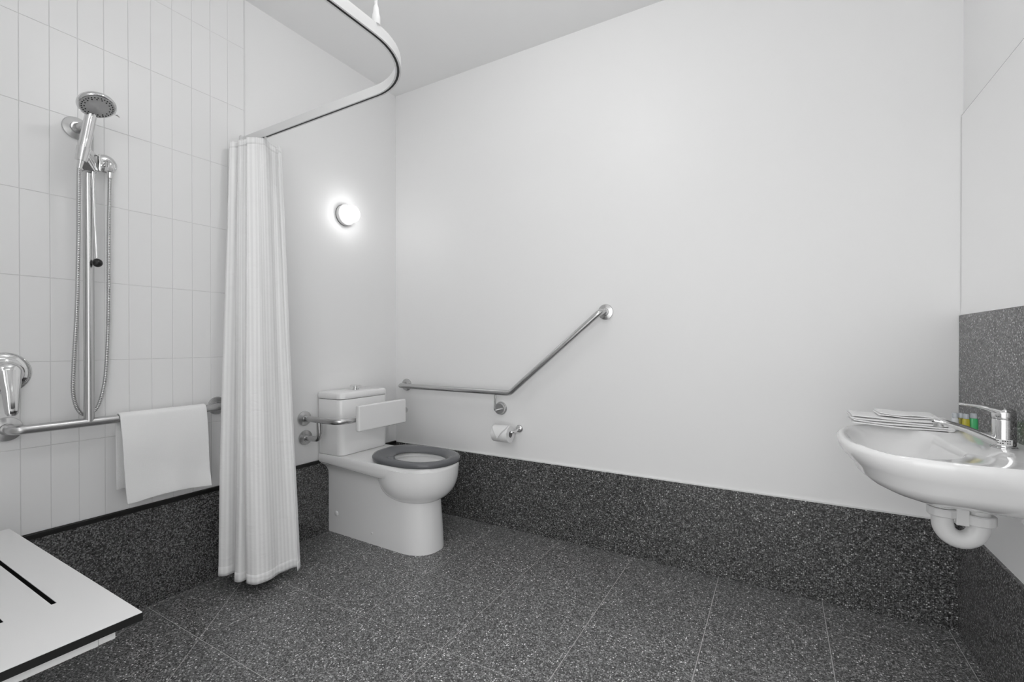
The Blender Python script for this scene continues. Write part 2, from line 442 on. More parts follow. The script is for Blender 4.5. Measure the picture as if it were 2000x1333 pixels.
for i in range(NU+1):
    u = i/NU
    xb, yb = cpt(u, 1)
    if i: arc += math.hypot(xb-px_, yb-py_)
    px_, py_ = xb, yb; ARC.append(arc)
    for j in range(NV+1):
        v = j/NV
        x, y = cpt(u, v)
        dz = ctop(u)*(1-v)**3
        zb = ZB+.006*math.sin(11*u+.4)-.012*u
        V.append((max(x, .012), y, ZT+dz+(zb-ZT)*v)); UVS.append((arc, v*2.0))
Fc = [(i*(NV+1)+j, (i+1)*(NV+1)+j, (i+1)*(NV+1)+j+1, i*(NV+1)+j+1) for i in range(NU) for j in range(NV)]
cloth = obj('cloth', V, Fc, curt, cu, smooth=True, uvs=UVS)
sd = cloth.modifiers.new('thickness', 'SOLIDIFY'); sd.thickness = .0016; sd.offset = 0
def band(v0, v1, off, name, m, i0=0, i1=NU):
    V, U = [], []; rows = 3
    for i in range(i0, i1+1):
        u = i/NU; x, y = cpt(u, v0); xa, ya = cpt(max(u-.002, 0), v0); xb, yb = cpt(min(u+.002, 1), v0)
        for j in range(rows+1):
            v = v0+(v1-v0)*j/rows; x, y = cpt(u, v)
            zb = ZB+.006*math.sin(11*u+.4)-.012*u
            dz = ctop(u)*(1-v)**3
            V.append((max(x, .012), y, ZT+dz+(zb-ZT)*v)); U.append((ARC[i], v*2))
    n = rows+1; k = i1-i0
    Fc = [(i*n+j, (i+1)*n+j, (i+1)*n+j+1, i*n+j+1) for i in range(k) for j in range(rows)]
    o = obj(name, V, Fc, m, cu, smooth=True, uvs=U)
    s = o.modifiers.new('thickness', 'SOLIDIFY'); s.thickness = .0030; s.offset = 0
    return o
band(.980, .9997, 0, 'hem', curt)
band(.0, .016, 0, 'header_tape', curt)
for k in range(7):
    x = .045+.024*k
    obj('glider', *join(boxg(x-.004, x+.004, TYC-.0035, TYC+.0035, 2.040, 2.0555), boxg(x-.0015, x+.0015, TYC-.002, TYC+.002, 2.026, 2.041)), plast, cu)

# ------------------------------------------------------------------ shower grab rail
RX = .072; RT = .0158
gr = thing('grab_rail', 'brushed steel T-shaped grab rail on the tiled shower wall', 'grab rail', (0.005, -1.64, .80))
obj('rail', *tube(fillet([(.012, -1.843, .798), (RX, -1.843, .798), (RX, -1.168, .798), (.012, -1.168, .798)], .05, 8), RT, 20), steel, gr, smooth=True, auto=.9)
obj('upright', *tube(fillet([(RX, -1.647, .80), (RX, -1.647, 1.886), (.012, -1.661, 1.886)], .05, 8), RT, 20), steel, gr, smooth=True, auto=.9)
for y, z in ((-1.843, .798), (-1.168, .798), (-1.661, 1.886)):
    flange('flange', (.005, y, z), (1, 0, 0), gr, .041)

# sliding bracket with its lever rod
SB = Vector((RX, -1.647, 1.752))
sb = thing('slider_bracket', 'chrome sliding holder clamped to the upright rail under the shower head', 'bracket', SB)
obj('clamp', *lathe([(.0161, -.035), (.0195, -.036), (.0225, -.032), (.0235, .0), (.0225, .032), (.0195, .036), (.0161, .035), (.0161, -.035)], SB, (0, 0, 1), 24, False, False), chrome, sb, smooth=True, auto=.8)
d_ = Vector((.12, .13, .985)).normalized()
HB = Vector((.120, -1.677, 1.768))       # foot of the hand shower handle
obj('cradle', *tube([HB-d_*.030, HB-d_*.005, HB+d_*.018], [.0165, .0185, .020], 20), chrome, sb, smooth=True, auto=.8)
rings = []
for t_, hw_, hz_ in ((0, .021, .036), (.5, .020, .032), (1, .0175, .024)):
    c_ = SB.lerp(HB, t_)+Vector((.020*(1-t_), 0, -.004))
    rings.append([c_+Vector((0, a_*hw_, b_*hz_)) for a_, b_ in ((-1, -.8), (-.8, -1), (.8, -1), (1, -.8), (1, .8), (.8, 1), (-.8, 1), (-1, .8))])
obj('holder_block', *loft(rings), chrome, sb, smooth=True, auto=.5)
box('side_plate', RX-.010, RX+.030, -1.6255, -1.6195, 1.722, 1.786, chrome, sb, bevel=.003)
for zz in (1.742, 1.768):
    obj('screw', *lathe([(.0035, 0), (.003, .0012)], (RX+.014, -1.6195, zz), (0, 1, 0), 10), dark, sb)
obj('lever_rod', *tube([(RX+.020, -1.640, 1.722), (RX+.023, -1.637, 1.55), (RX+.030, -1.634, 1.40)], [.0055, .005, .0045], 12), chrome, sb, smooth=True, auto=.9)
ballc = Vector((RX+.032, -1.632, 1.383))
obj('ball_knob', *lathe([(.0155*math.cos(a), .0155*math.sin(a)) for a in [-PI/2+PI*k/12 for k in range(13)]], ballc, (0, 0, 1), 18), rubber, sb, smooth=True)

# hand shower
hs = thing('hand_shower', 'round chrome hand shower head leaning out from its slider', 'shower head', HB)
HT = HB+d_*.130
HC = Vector((.180, -1.657, 1.930))
nrm = Vector((.45, .04, -.89)).normalized()
hp = smooth_path([HB-d_*.028, HB+d_*.005, (.126, -1.668, 1.830), (.133, -1.661, 1.888), (.139, -1.658, 1.914), (.152, -1.657, 1.934)], 8)
obj('handle', *tube(hp, [.0125+.0045*min(1, i/14) for i in range(len(hp))], 20), chrome, hs, smooth=True, auto=.9)
obj('head', *lathe([(.001, -.022), (.022, -.021), (.042, -.016), (.0530, -.007), (.0555, .0), (.0545, .006), (.0505, .0085)], HC, nrm, 40), chrome, hs, smooth=True, auto=.9)
facem = mat('spray_face_plastic', .46, .3, .2); noise_bump(facem, 60, .03, .001)
fp = obj('spray_face', *lathe([(.0485, .004), (.0485, .0095), (.046, .0102), (.024, .0102), (.022, .0118), (.012, .0122), (.010, .0138), (.001, .0140)], HC, nrm, 40), facem, hs, smooth=True, auto=.7)
dd, uu, vv = frame(nrm)
nozm = mat('nozzle_rubber', .015, .6)
for rr_, cnt, sz in ((.0425, 30, .0025), (.0350, 16, .0025)):
    for k in range(cnt):
        a = 2*PI*k/cnt
        c = HC+nrm*.010+(uu*math.cos(a)+vv*math.sin(a))*rr_
        obj('nozzle', *lathe([(sz, 0), (sz*.8, .0014)], c, nrm, 6, False, True), nozm, fp)
lv = HC+nrm*.004
ldir = (Vector((0, 1, -.45))-nrm*Vector((0, 1, -.45)).dot(nrm)).normalized()
obj('spray_selector', *tube([lv+ldir*.050, lv+ldir*.062, lv+ldir*.070+nrm*.006], [.003, .0028, .002], 8), chrome, hs, smooth=True)

# hose
ho = thing('shower_hose', 'ribbed chrome hose looping from the hand shower to the wall outlet', 'hose', (.05, -1.64, .81))
EL = Vector((.005, -1.574, 1.782))
HP = [HB-d_*.030, HB-d_*.062, (.108, -1.685, 1.62), (.096, -1.683, 1.45), (.085, -1.684, 1.22), (.072, -1.690, 1.0), (.062, -1.688, .905),
      (.052, -1.672, .845), (.043, -1.645, .822), (.040, -1.614, .846), (.040, -1.596, .91), (.040, -1.586, 1.0), (.040, -1.579, 1.2), (.041, -1.577, 1.5), (.042, -1.5735, 1.745)]
hp = smooth_path(HP, 40)
# resample evenly for the ribs
dl = [0]
for a, b in zip(hp, hp[1:]): dl.append(dl[-1]+(b-a).length)
pts, k, step = [], 0, .0016
t = 0
while t < dl[-1]:
    while dl[k+1] < t: k += 1
    f_ = (t-dl[k])/max(dl[k+1]-dl[k], 1e-9); pts.append(hp[k].lerp(hp[k+1], f_)); t += step
obj('hose', *tube(pts, [.0066 if (i//2) % 2 else .0054 for i in range(len(pts))], 9), mat('hose_steel', .55, .22, 1.0), ho, smooth=True, auto=1.2)
obj('lower_nut', *tube([(.042, -1.5735, 1.742), (.042, -1.5735, 1.722)], [.0095, .0080], 12), chrome, ho, smooth=True, auto=.6)
obj('upper_nut', *tube([HB-d_*.028, HB-d_*.060], [.0100, .0075], 12), chrome, ho, smooth=True, auto=.6)
eo = thing('hose_outlet', 'round chrome wall outlet elbow feeding the shower hose', 'outlet', EL)
obj('wall_plate', *lathe([(.034, 0), (.0355, .003), (.034, .007), (.024, .011), (.018, .012)], EL, (1, 0, 0), 32), chrome, eo, smooth=True, auto=.9)
obj('elbow', *tube(fillet([EL+Vector((.010, 0, 0)), EL+Vector((.037, 0, 0)), EL+Vector((.037, 0, -.024))], .012, 6), .0125, 16), chrome, eo, smooth=True, auto=.9)
obj('hex_nut', *lathe([(.0145, 1.746), (.0145, 1.760)], (EL.x+.037, EL.y, 0), (0, 0, 1), 6), chrome, eo)

# mixer
MX = Vector((.005, -1.850, .988))
mx = thing('shower_mixer', 'chrome shower mixer lever above the end of the grab rail', 'tap', MX)
obj('wall_plate', *lathe([(.068, 0), (.070, .003), (.067, .008), (.052, .013), (.046, .014)], MX, (1, 0, 0), 40), chrome, mx, smooth=True, auto=.9)
obj('body', *lathe([(.040, .010), (.041, .035), (.038, .052), (.030, .062), (.014, .067), (.001, .068)], MX, (1, 0, 0), 32), chrome, mx, smooth=True, auto=.9)
rings = []
for t, hw, th in ((0, .030, .010), (.25, .027, .011), (.5, .0215, .010), (.8, .0185, .009), (.95, .016, .008), (1, .010, .005)):
    c = MX+Vector((.058+.020*t, .003, .012-.150*t))
    rings.append([(c.x+th*math.sin(2*PI*j/16), c.y+hw*math.cos(2*PI*j/16), c.z) for j in range(16)])
obj('lever', *loft(rings), chrome, mx, smooth=True, auto=.9)

# hand towel draped over the grab rail
tw = thing('hand_towel', 'white towel draped over the shower grab rail', 'towel', (RX, -1.405, .798))
prof = []
rr_ = RT+.0045
for k in range(10): prof.append((RX-rr_-.006*(1-k/10), .520+(.798-.520)*k/10))
for k in range(13): a = PI-PI*k/12; prof.append((RX+rr_*math.cos(a), .798+rr_*math.sin(a)))
for k in range(1, 19): prof.append((RX+rr_+.004*math.sin(k*.35), .798-(.798-.487)*k/18))
V = []; nn = 26
for j in range(nn+1):
    s = j/nn
    for i, (x, z) in enumerate(prof):
        front = max(0, (i-22)/18); back = max(0, (9-i)/9)
        y = -1.562+.307*s
        y += front*(.014*(1-s)+.016*s)+back*.004
        x2 = x+front*(.008*math.sin(5.5*s+.6)+.006*math.sin(11*s+2*front))+front*.010
        z2 = z-front*.010*(1-s)-front*.022*s+.0015*math.sin(8*s)*front
        if i >= 22: z2 -= front**3*.006*math.sin(7*s+1)
        V.append((max(x2, .008), y, z2))
m_ = len(prof)
Fc = [(j*m_+i, (j+1)*m_+i, (j+1)*m_+i+1, j*m_+i+1) for j in range(nn) for i in range(m_-1)]
o = obj('cloth', V, Fc, towelm, tw, smooth=True)
s_ = o.modifiers.new('thickness', 'SOLIDIFY'); s_.thickness = .0055; s_.offset = 0
b_ = o.modifiers.new('round', 'BEVEL'); b_.width = .002; b_.segments = 2

# ------------------------------------------------------------------ fold-down shower seat
ST = .480
ss = thing('shower_bench', 'white slotted fold-down shower seat with a black edge', 'bench', (.55, -2.1, .30))
X0, X1, Y0, Y1 = .080, 1.018, -2.262, -1.853
slots = [(-1.942-.086*k) for k in range(4)]
def plate(z0, z1, x0, x1, y0, y1):
    xs = [x0, .285, .80, x1]; ys = sorted([y0, y1]+[y+s for y in slots for s in (-.0048, .0048)])
    def solid(i, j):
        if not (0 <= i < 3 and 0 <= j < len(ys)-1): return False
        mid = (ys[j]+ys[j+1])/2
        return not (i == 1 and any(abs(mid-y) < .0048 for y in slots))
    V, Fc = [], []
    def q(*p): n = len(V); V.extend(p); Fc.append((n, n+1, n+2, n+3))
    for i in range(3):
        for j in range(len(ys)-1):
            if not solid(i, j): continue
            a, b, c, d = xs[i], xs[i+1], ys[j], ys[j+1]
            q((a, c, z1), (b, c, z1), (b, d, z1), (a, d, z1)); q((a, c, z0), (a, d, z0), (b, d, z0), (b, c, z0))
            if not solid(i-1, j): q((a, c, z0), (a, c, z1), (a, d, z1), (a, d, z0))
            if not solid(i+1, j): q((b, c, z0), (b, d, z0), (b, d, z1), (b, c, z1))
            if not solid(i, j-1): q((a, c, z0), (b, c, z0), (b, c, z1), (a, c, z1))
            if not solid(i, j+1): q((a, d, z0), (a, d, z1), (b, d, z1), (b, d, z0))
    return V, Fc
obj('seat_core', *plate(ST-.0190, ST-.0016, X0, X1, Y0, Y1), core, ss)
obj('seat_top', *plate(ST-.0016, ST, X0+.001, X1-.001, Y0+.001, Y1-.001), lamin, ss)
for y0, y1 in ((-1.925, -1.895), (-2.225, -2.195)):
    box('frame_bar', X0+.02, X1-.022, y0, y1, ST-.0445, ST-.0195, alu, ss, bevel=.002)
box('frame_bar', X1-.050, X1-.020, -2.195, -1.925, ST-.0445, ST-.0195, alu, ss, bevel=.002)
box('frame_bar', X0+.02, X0+.05, -2.195, -1.925, ST-.0445, ST-.0195, alu, ss, bevel=.002)
for x in (.22, .88):
    box('hinge_bracket', x-.02, x+.02, YF, -2.19, ST-.058, ST-.030, alu, ss, bevel=.002)
    box('wall_plate', x-.035, x+.035, YF, YF+.008, ST-.14, ST+.01, alu, ss, bevel=.002)
    obj('strut', *tube([(x, YF+.008, ST-.30), (x, -2.0, ST-.046)], .010, 10), alu, ss, smooth=True, auto=.8)
    box('strut_plate', x-.025, x+.025, YF, YF+.008, ST-.34, ST-.27, alu, ss, bevel=.002)

# floor drain
DP = (.585, -1.640)
fd = thing('floor_drain', 'square dark metal drain grate in the shower floor', 'drain', (*DR, 0))
box('frame', DR.x-.055, DR.x+.055, DR.y-.055, DR.y+.055, .0002, .0022, grill, fd)
for k in range(7):
    x = DR.x-.042+.014*k
    box('slot', x-.0035, x+.0035, DR.y-.042, DR.y+.042, .0022, .0027, dark, fd)

# ------------------------------------------------------------------ toilet
YT = -.442
tl = thing('toilet', 'white close-coupled toilet with a dark grey seat', 'toilet', (.4, YT, 0))
def ringx(xb, xm, xf, hb, hw, z, ns=7, nf=25, e=2.3, cr=.0):
    """outline from the back (xb, half width hb) forward to a rounded front at xf"""
    P = []
    for k in range(ns): t = k/ns; P.append((xb+(xm-xb)*t, YT-(hb+(hw-hb)*t), z))
    for k in range(nf):
        a = -PI/2+PI*k/(nf-1)
        P.append((xm+(xf-xm)*sgn(math.cos(a), 2/e), YT+hw*sgn(math.sin(a), 2/e), z))
    for k in range(ns): t = 1-(k+1)/ns; P.append((xb+(xm-xb)*t, YT+(hb+(hw-hb)*t), z))
    return P
B = .011
# base
base = loft([ringx(B, .57, .728, .114, .122, 0), ringx(B, .57, .727, .114, .122, .02), ringx(B, .57, .718, .114, .119, .14), ringx(B, .56, .708, .114, .117, .26),
             ringx(B, .56, .69, .114, .117, .32), ringx(B, .56, .69, .116, .120, .350), ringx(B, .55, .68, .128, .128, .376), ringx(B, .55, .68, .150, .146, .394), ringx(B, .54, .68, .168, .160, .404), ringx(B, .54, .68, .172, .164, .42)], True, True)
# rim deck with a tapering apron
def rimring(xf, hw, z, hb=None, dzb=0): 
    P = ringx(B, .52, xf, hb or hw, hw, z, e=2.25)
    return [(x, y, zz+dzb*max(0, 1-(x-B)/.45)) for x, y, zz in P]
RZ = .462
bowl_out = [rimring(.812, .182, RZ, .178), rimring(.817, .186, RZ-.008, .181), rimring(.816, .186, RZ-.025, .181), rimring(.812, .184, RZ-.045, .180), rimring(.800, .179, RZ-.070, .178, .026), rimring(.78, .168, RZ-.078, .170, .026)]
ap = loft(bowl_out, False, True)
# rim top to inner bowl
n_ = len(bowl_out[0])
IC = Vector((.588, YT))
def inner(a_, b_, z, dx=0):
    P = []
    for x, y, _ in bowl_out[0]:
        dxx = (x-IC.x)/.235; dyy = (y-IC.y)/.185; a = math.atan2(dyy, dxx)
        P.append((IC.x+dx+a_*math.cos(a), IC.y+b_*math.sin(a), z))
    return P
ins = loft([bowl_out[0], inner(.175, .130, RZ), inner(.170, .125, RZ-.012), inner(.178, .134, RZ-.03), inner(.165, .120, RZ-.08), inner(.12, .09, RZ-.13, -.015), inner(.075, .06, RZ-.165, -.03)], False, False)
# the bulging bowl
bw = []
for k in range(13):
    a = PI/2*k/12
    q_ = k/12
    z = RZ-.020-.205*q_
    s = max((1-q_**2.9)**(1/2.4), .35)
    P = []
    for j in range(48):
        t = 2*PI*j/48
        P.append((.588+.2285*s*sgn(math.cos(t), .95)-.012*q_, YT+.187*s*sgn(math.sin(t), .95), z))
    bw.append(P)
bowl = loft(bw, True, True)
pan = obj('pan', *join(base, ap, ins, bowl), ceram, tl, smooth=True, auto=.75)
obj('water', *lathe([(.078, 0), (.001, .0005)], (.558, YT, RZ-.160), (0, 0, 1), 28, False, True), water, pan, smooth=True)
for x, z, r in ((.078, .112, .0155), (.365, .060, .0085)):
    obj('bolt_cap', *lathe([(r, 0), (r, .004), (r*.75, .008), (.001, .0095)], (x, YT-.1115, z), (0, -1, 0), 18), plast, pan, smooth=True, auto=.9)
# cistern
def tring(x0, x1, hw, z, r=.035, n=7):
    P = [(x0, YT-hw, z)]
    for k in range(n): a = -PI/2+PI/2*k/(n-1); P.append((x1-r+r*math.cos(a), YT-hw+r+r*math.sin(a), z))
    for k in range(n): a = PI/2*k/(n-1); P.append((x1-r+r*math.cos(a), YT+hw-r+r*math.sin(a), z))
    P.append((x0, YT+hw, z)); return P
obj('cistern', *loft([tring(.011, .186, .174, RZ+.002), tring(.011, .189, .1765, RZ+.008), tring(.008, .189, .1775, .766), tring(.008, .187, .1755, .772)]), ceram, tl, smooth=True, auto=.75)
obj('cistern_lid', *loft([tring(.006, .188, .1765, .7745), tring(.006, .1915, .180, .7775), tring(.006, .1915, .180, .800), tring(.006, .188, .1765, .808), tring(.006, .180, .169, .812)]), ceram, tl, smooth=True, auto=.9)
fb = obj('flush_button', *lathe([(.020, .812), (.020, .818), (.011, .819), (.011, .829), (.030, .831), (.032, .835), (.029, .838), (.001, .839)], (.095, YT+.008, 0), (0, 0, 1), 24), chrome, tl, smooth=True, auto=.8)
# seat
SZ = RZ+.0015
def sring(outer, f, z):
    # outer: closed outline; f = 0 outer edge .. 1 hole edge
    P = []
    for j in range(64):
        t = 2*PI*j/64; c, s = math.cos(t), math.sin(t)
        ex = 2.25 if c > 0 else 3.2
        ox = .585+(.236 if c > 0 else .238)*sgn(c, 2/ex); oy = YT+.187*sgn(s, 2/(2.2 if c > 0 else 2.6))
        hx = .600+.148*c; hy = YT+.112*s
        P.append((ox+(hx-ox)*f, oy+(hy-oy)*f, z+(.010*max(0, -c)**2)))
    return P
st = loft([sring(0, .03, SZ), sring(0, .0, SZ+.006), sring(0, .0, SZ+.016), sring(0, .05, SZ+.024), sring(0, .18, SZ+.0285), sring(0, .45, SZ+.0275), sring(0, .75, SZ+.021), sring(0, .93, SZ+.013), sring(0, 1.0, SZ+.006), sring(0, .97, SZ)], False, False)
n64 = 64
st[1].extend([((len(st[0])//n64-1)*n64+j, (len(st[0])//n64-1)*n64+(j+1) % n64, (j+1) % n64, j) for j in range(n64)])
seat = obj('seat', *st, seatm, tl, smooth=True)
for s in (-1, 1):
    obj('hinge', *lathe([(.016, RZ), (.016, RZ+.020), (.012, RZ+.024), (.001, RZ+.025)], (.362, YT+s*.060, 0), (0, 0, 1), 18), seatm, seat, smooth=True, auto=.9)

# backrest rail and pad
bk = thing('back_support_rail', 'white padded back support on a bent steel rail behind the toilet seat', 'support rail', (0, YT, .67))
RB = .0158
for s in (-1, 1):
    pass
yl, yr = -.708, -.176
obj('rail', *tube(fillet([(.012, yl, .672), (.285, yl, .672), (.285, yr, .672), (.012, yr, .672)], .075, 10), RB, 18), steel, bk, smooth=True, auto=.9)
for y in (yl, yr):
    obj('brace', *tube(fillet([(.012, y+.006, .565), (.125, y+.006, .565), (.125, y+.001, .668)], .045, 10), RB*.95, 16), steel, bk, smooth=True, auto=.9)
    flange('flange', (0, y, .672), (1, 0, 0), bk, .041)
    flange('flange', (0, y+.006, .565), (1, 0, 0), bk, .041)
V, Fc = boxg(.303, .333, YT-.176, YT+.184, .611, .752)
obj('pad', V, Fc, plast, bk, bevel=.009, seg=4)

# ------------------------------------------------------------------ angled grab rail, roll holder, roll on the long wall
RY = -.075
ar = thing('grab_rail', 'brushed steel angled grab rail rising along the plain white wall', 'grab rail', (.9, 0, .8))
dirr = Vector((1.482-.945, 0, 1.249-.802)).normalized()
endp = Vector((1.482, 0, 1.249))
obj('rail', *tube(fillet([(.100, -.012, .805), (.100, RY, .805), (.945, RY, .802), (endp.x-.0, RY, endp.z), (endp.x, -.012, endp.z)], [.035, .05, .045], 10), RT, 20), steel, ar, smooth=True, auto=.9)
flange('flange', (.100, 0, .805), (0, -1, 0), ar, .041)
flange('flange', endp, (0, -1, 0), ar, .041)
MB_ = Vector((.842, 0, .700))
obj('mid_flange', *lathe([(.039, 0), (.040, .003), (.037, .008), (.034, .009), (.034, .022), (.031, .026), (.001, .0265)], MB_, (0, -1, 0), 28), steel, ar, smooth=True, auto=.7)
obj('support_arm', *tube(fillet([MB_+Vector((0, -.024, -.004)), MB_+Vector((.0, -.072, -.004)), MB_+Vector((.006, -.075, .092))], .012, 6), .0060, 12), steel, ar, smooth=True, auto=.9)

RH = Vector((.967, 0, .590))
rh = thing('roll_holder', 'small chrome toilet roll holder on the white wall under the angled rail', 'roll holder', RH)
obj('wall_rose', *lathe([(.021, 0), (.023, .003), (.021, .009), (.013, .013), (.010, .014)], RH, (0, -1, 0), 24), chrome, rh, smooth=True, auto=.9)
AX = Vector((.967, -.078, .580))
obj('arm', *tube(fillet([RH+Vector((0, -.012, 0)), (RH.x, AX.y, AX.z), (.838, AX.y, AX.z)], .022, 8), .0070, 14), chrome, rh, smooth=True, auto=.9)
RC = Vector((.899, -.078, .5690))
tr_ = thing('toilet_roll', 'white toilet paper roll with its loose end folded to a point', 'toilet roll', RC)
rl = .048
g = lathe([(.019, -.052), (rl-.001, -.052), (rl, -.050), (rl, .050), (rl-.001, .052), (.019, .052)], RC, (1, 0, 0), 40, False, False)
g[1].extend([(5*40+j, 5*40+(j+1) % 40, (j+1) % 40, j) for j in range(40)])
obj('paper', *g, paper, tr_, smooth=True, auto=.6)
g = lathe([(.0190, -.0525), (.0190, .0525), (.0178, .0525), (.0178, -.0525)], RC, (1, 0, 0), 32, False, False)
g[1].extend([(3*32+j, 3*32+(j+1) % 32, (j+1) % 32, j) for j in range(32)])
obj('card_core', *g, mat('roll_core_card', .28, .9), tr_, smooth=True, auto=.6)
noise_bump(MATS['roll_core_card'], 100, .2, .001)
# folded end: a flap wrapping over the front of the roll and tapering to a point
V = []; na, nb = 14, 8
for i in range(na+1):
    t = i/na; a = 1.75+1.75*t
    wdt = .052 if t < .35 else .052*(1-(t-.35)/.65)
    for j in range(nb+1):
        x = RC.x-.052+(wdt*2)*(j/nb)*.92
        x = x if t < .35 else RC.x-.052+.052*((t-.35)/.65)*.9+(wdt*2)*(j/nb)*.92
        r_ = rl+.0020+.006*t
        V.append((x, RC.y+r_*math.cos(a), RC.z+r_*math.sin(a)))
Fc = [(i*(nb+1)+j, (i+1)*(nb+1)+j, (i+1)*(nb+1)+j+1, i*(nb+1)+j+1) for i in range(na) for j in range(nb)]
o = obj('folded_end', V, Fc, paper, tr_, smooth=True)
s_ = o.modifiers.new('thickness', 'SOLIDIFY'); s_.thickness = .0012; s_.offset = 0

# ------------------------------------------------------------------ basin
YB = -.600; XB = XR-.010; ZR = .806
bs = thing('wash_basin', 'white ceramic wall-hung wash basin under the mirror', 'basin', (XB, YB, ZR))
def bring(xf, hw, hb, z, e=2.35, xm=2.66, ns=8, nf=33):
    P = []
    for k in range(ns): t = k/ns; P.append((XB+(xm-XB)*t, YB-(hb+(hw-hb)*math.sin(t*PI/2)), z))
    for k in range(nf):
        a = -PI/2+PI*k/(nf-1)
        P.append((xm-(xm-xf)*sgn(math.cos(a), 2/e), YB+hw*sgn(math.sin(a), 2/e), z))
    for k in range(ns): t = 1-(k+1)/ns; P.append((XB+(xm-XB)*t, YB+(hb+(hw-hb)*math.sin(t*PI/2)), z))
    return P
ro = [bring(2.431, .281, .272, ZR), bring(2.425, .287, .274, ZR-.006), bring(2.424, .288, .275, ZR-.016), bring(2.430, .283, .272, ZR-.034), bring(2.447, .270, .262, ZR-.056),
      bring(2.462, .256, .248, ZR-.070), bring(2.470, .247, .240, ZR-.090), bring(2.492, .222, .215, ZR-.112), bring(2.525, .186, .19, ZR-.130), bring(2.57, .14, .16, ZR-.146), bring(2.62, .085, .11, ZR-.156), bring(2.655, .02, .03, ZR-.160, xm=2.70)]
outer = loft(ro, False, True)
BC = Vector((2.572, YB))
def bin_(ax_, by_, z, dx=0):
    P = []
    for x, y, _ in ro[0]:
        a = math.atan2((y-BC.y)/.26, -(x-BC.x)/.145)
        P.append((BC.x+dx-ax_*sgn(math.cos(a), .9), BC.y+by_*sgn(math.sin(a), .9), z))
    return P
inn = loft([ro[0], bin_(.128, .262, ZR+.001), bin_(.122, .255, ZR-.004), bin_(.114, .243, ZR-.022), bin_(.104, .222, ZR-.055), bin_(.088, .185, ZR-.088), bin_(.062, .125, ZR-.108), bin_(.026, .035, ZR-.116, .02), bin_(.020, .022, ZR-.120, .02)], False, True)
obj('bowl', *join(outer, inn), ceram, bs, smooth=True, auto=.8)
obj('waste', *lathe([(.024, 0), (.022, .003), (.016, .0035), (.001, .002)], (2.592, YB, ZR-.1195), (0, 0, 1), 24), chrome, bs, smooth=True, auto=.8)
obj('overflow_ring', *lathe([(.012, 0), (.012, .003), (.008, .004), (.007, .001)], (2.684, YB, ZR-.035), (-1, 0, .35), 20), chrome, bs, smooth=True, auto=.8)

# fixing bracket under the basin
bp_ = thing('basin_bracket', 'thin steel fixing bracket under the basin by the wall', 'bracket', (XR, -.53, .62))
box('arm', XB-.062, XB, -.560, -.548, .612, .640, chrome, bp_, bevel=.001)
box('foot', XB-.004, XB+.010, -.575, -.533, .590, .650, chrome, bp_, bevel=.001)

# waste trap
XT0, XT1 = 2.668, 2.744
tp = thing('waste_trap', 'white plastic U-bend waste trap hanging below the basin', 'trap', (2.715, YB, .52))
obj('inlet_pipe', *lathe([(.021, .60), (.021, .6465)], (XT0, YB, 0), (0, 0, 1), 24), pvc, tp, smooth=True, auto=.7)
obj('u_bend', *tube([(XT0, YB, .625)]+[(2.706-.038*math.cos(a), YB, .584-.044*math.sin(a)) for a in [PI*k/18 for k in range(19)]]+[(XT1, YB, .620)], .0245, 22), pvc, tp, smooth=True, auto=.9)
def nut(x, z0, z1, r, name='ribbed_nut'):
    rings = []
    for z, k in ((z0, .93), (z0+.003, 1), (z1-.003, 1), (z1, .93)):
        rings.append([(x+r*k*(1+(.035 if (j//2) % 2 else 0))*math.cos(2*PI*j/48), YB+r*k*(1+(.035 if (j//2) % 2 else 0))*math.sin(2*PI*j/48), z) for j in range(48)])
    obj(name, *loft(rings), pvc, tp, smooth=True, auto=.5)
nut(XT0, .628, .652, .0335); nut(XT0, .602, .626, .0330); nut(XT1, .590, .618, .0345)
obj('outlet_pipe', *lathe([(.0235, .60), (.0235, .6455)], (XT1, YB, 0), (0, 0, 1), 24), pvc, tp, smooth=True, auto=.9)
box('cleaning_clip', 2.692, 2.720, YB-.024, YB-.010, .585, .650, pvc, tp, bevel=.003)

# basin tap
TX, TYp = 2.791, -.605
tapo = thing('basin_tap', 'chrome lever mixer tap at the back of the basin', 'tap', (TX, TYp, ZR))
obj('body', *lathe([(.027, ZR+.0008), (.027, ZR+.004), (.0235, ZR+.006), (.0235, ZR+.075), (.0225, ZR+.078)], (TX, TYp, 0), (0, 0, 1), 32), chrome, tapo, smooth=True, auto=.8)
rings = []
for t, z, hw, th in ((0, ZR+.012, .017, .013), (.2, ZR+.026, .0165, .0115), (.5, ZR+.045, .0155, .0095), (.8, ZR+.058, .0145, .0085), (.97, ZR+.062, .0135, .0085), (1, ZR+.062, .011, .006)):
    c = Vector((TX-.010-.135*t, TYp, z)); nn_ = Vector((.45*(1-t)+.05, 0, 1)).normalized()
    rings.append([c+Vector((0, hw*math.cos(2*PI*j/18), 0))+nn_*th*math.sin(2*PI*j/18) for j in range(18)])
obj('spout', *loft(rings), chrome, tapo, smooth=True, auto=.9)
obj('aerator', *lathe([(.0105, 0), (.0115, .002), (.0115, .013), (.009, .014)], (TX-.133, TYp, ZR+.046), (0, 0, 1), 20), chrome, tapo, smooth=True, auto=.8)
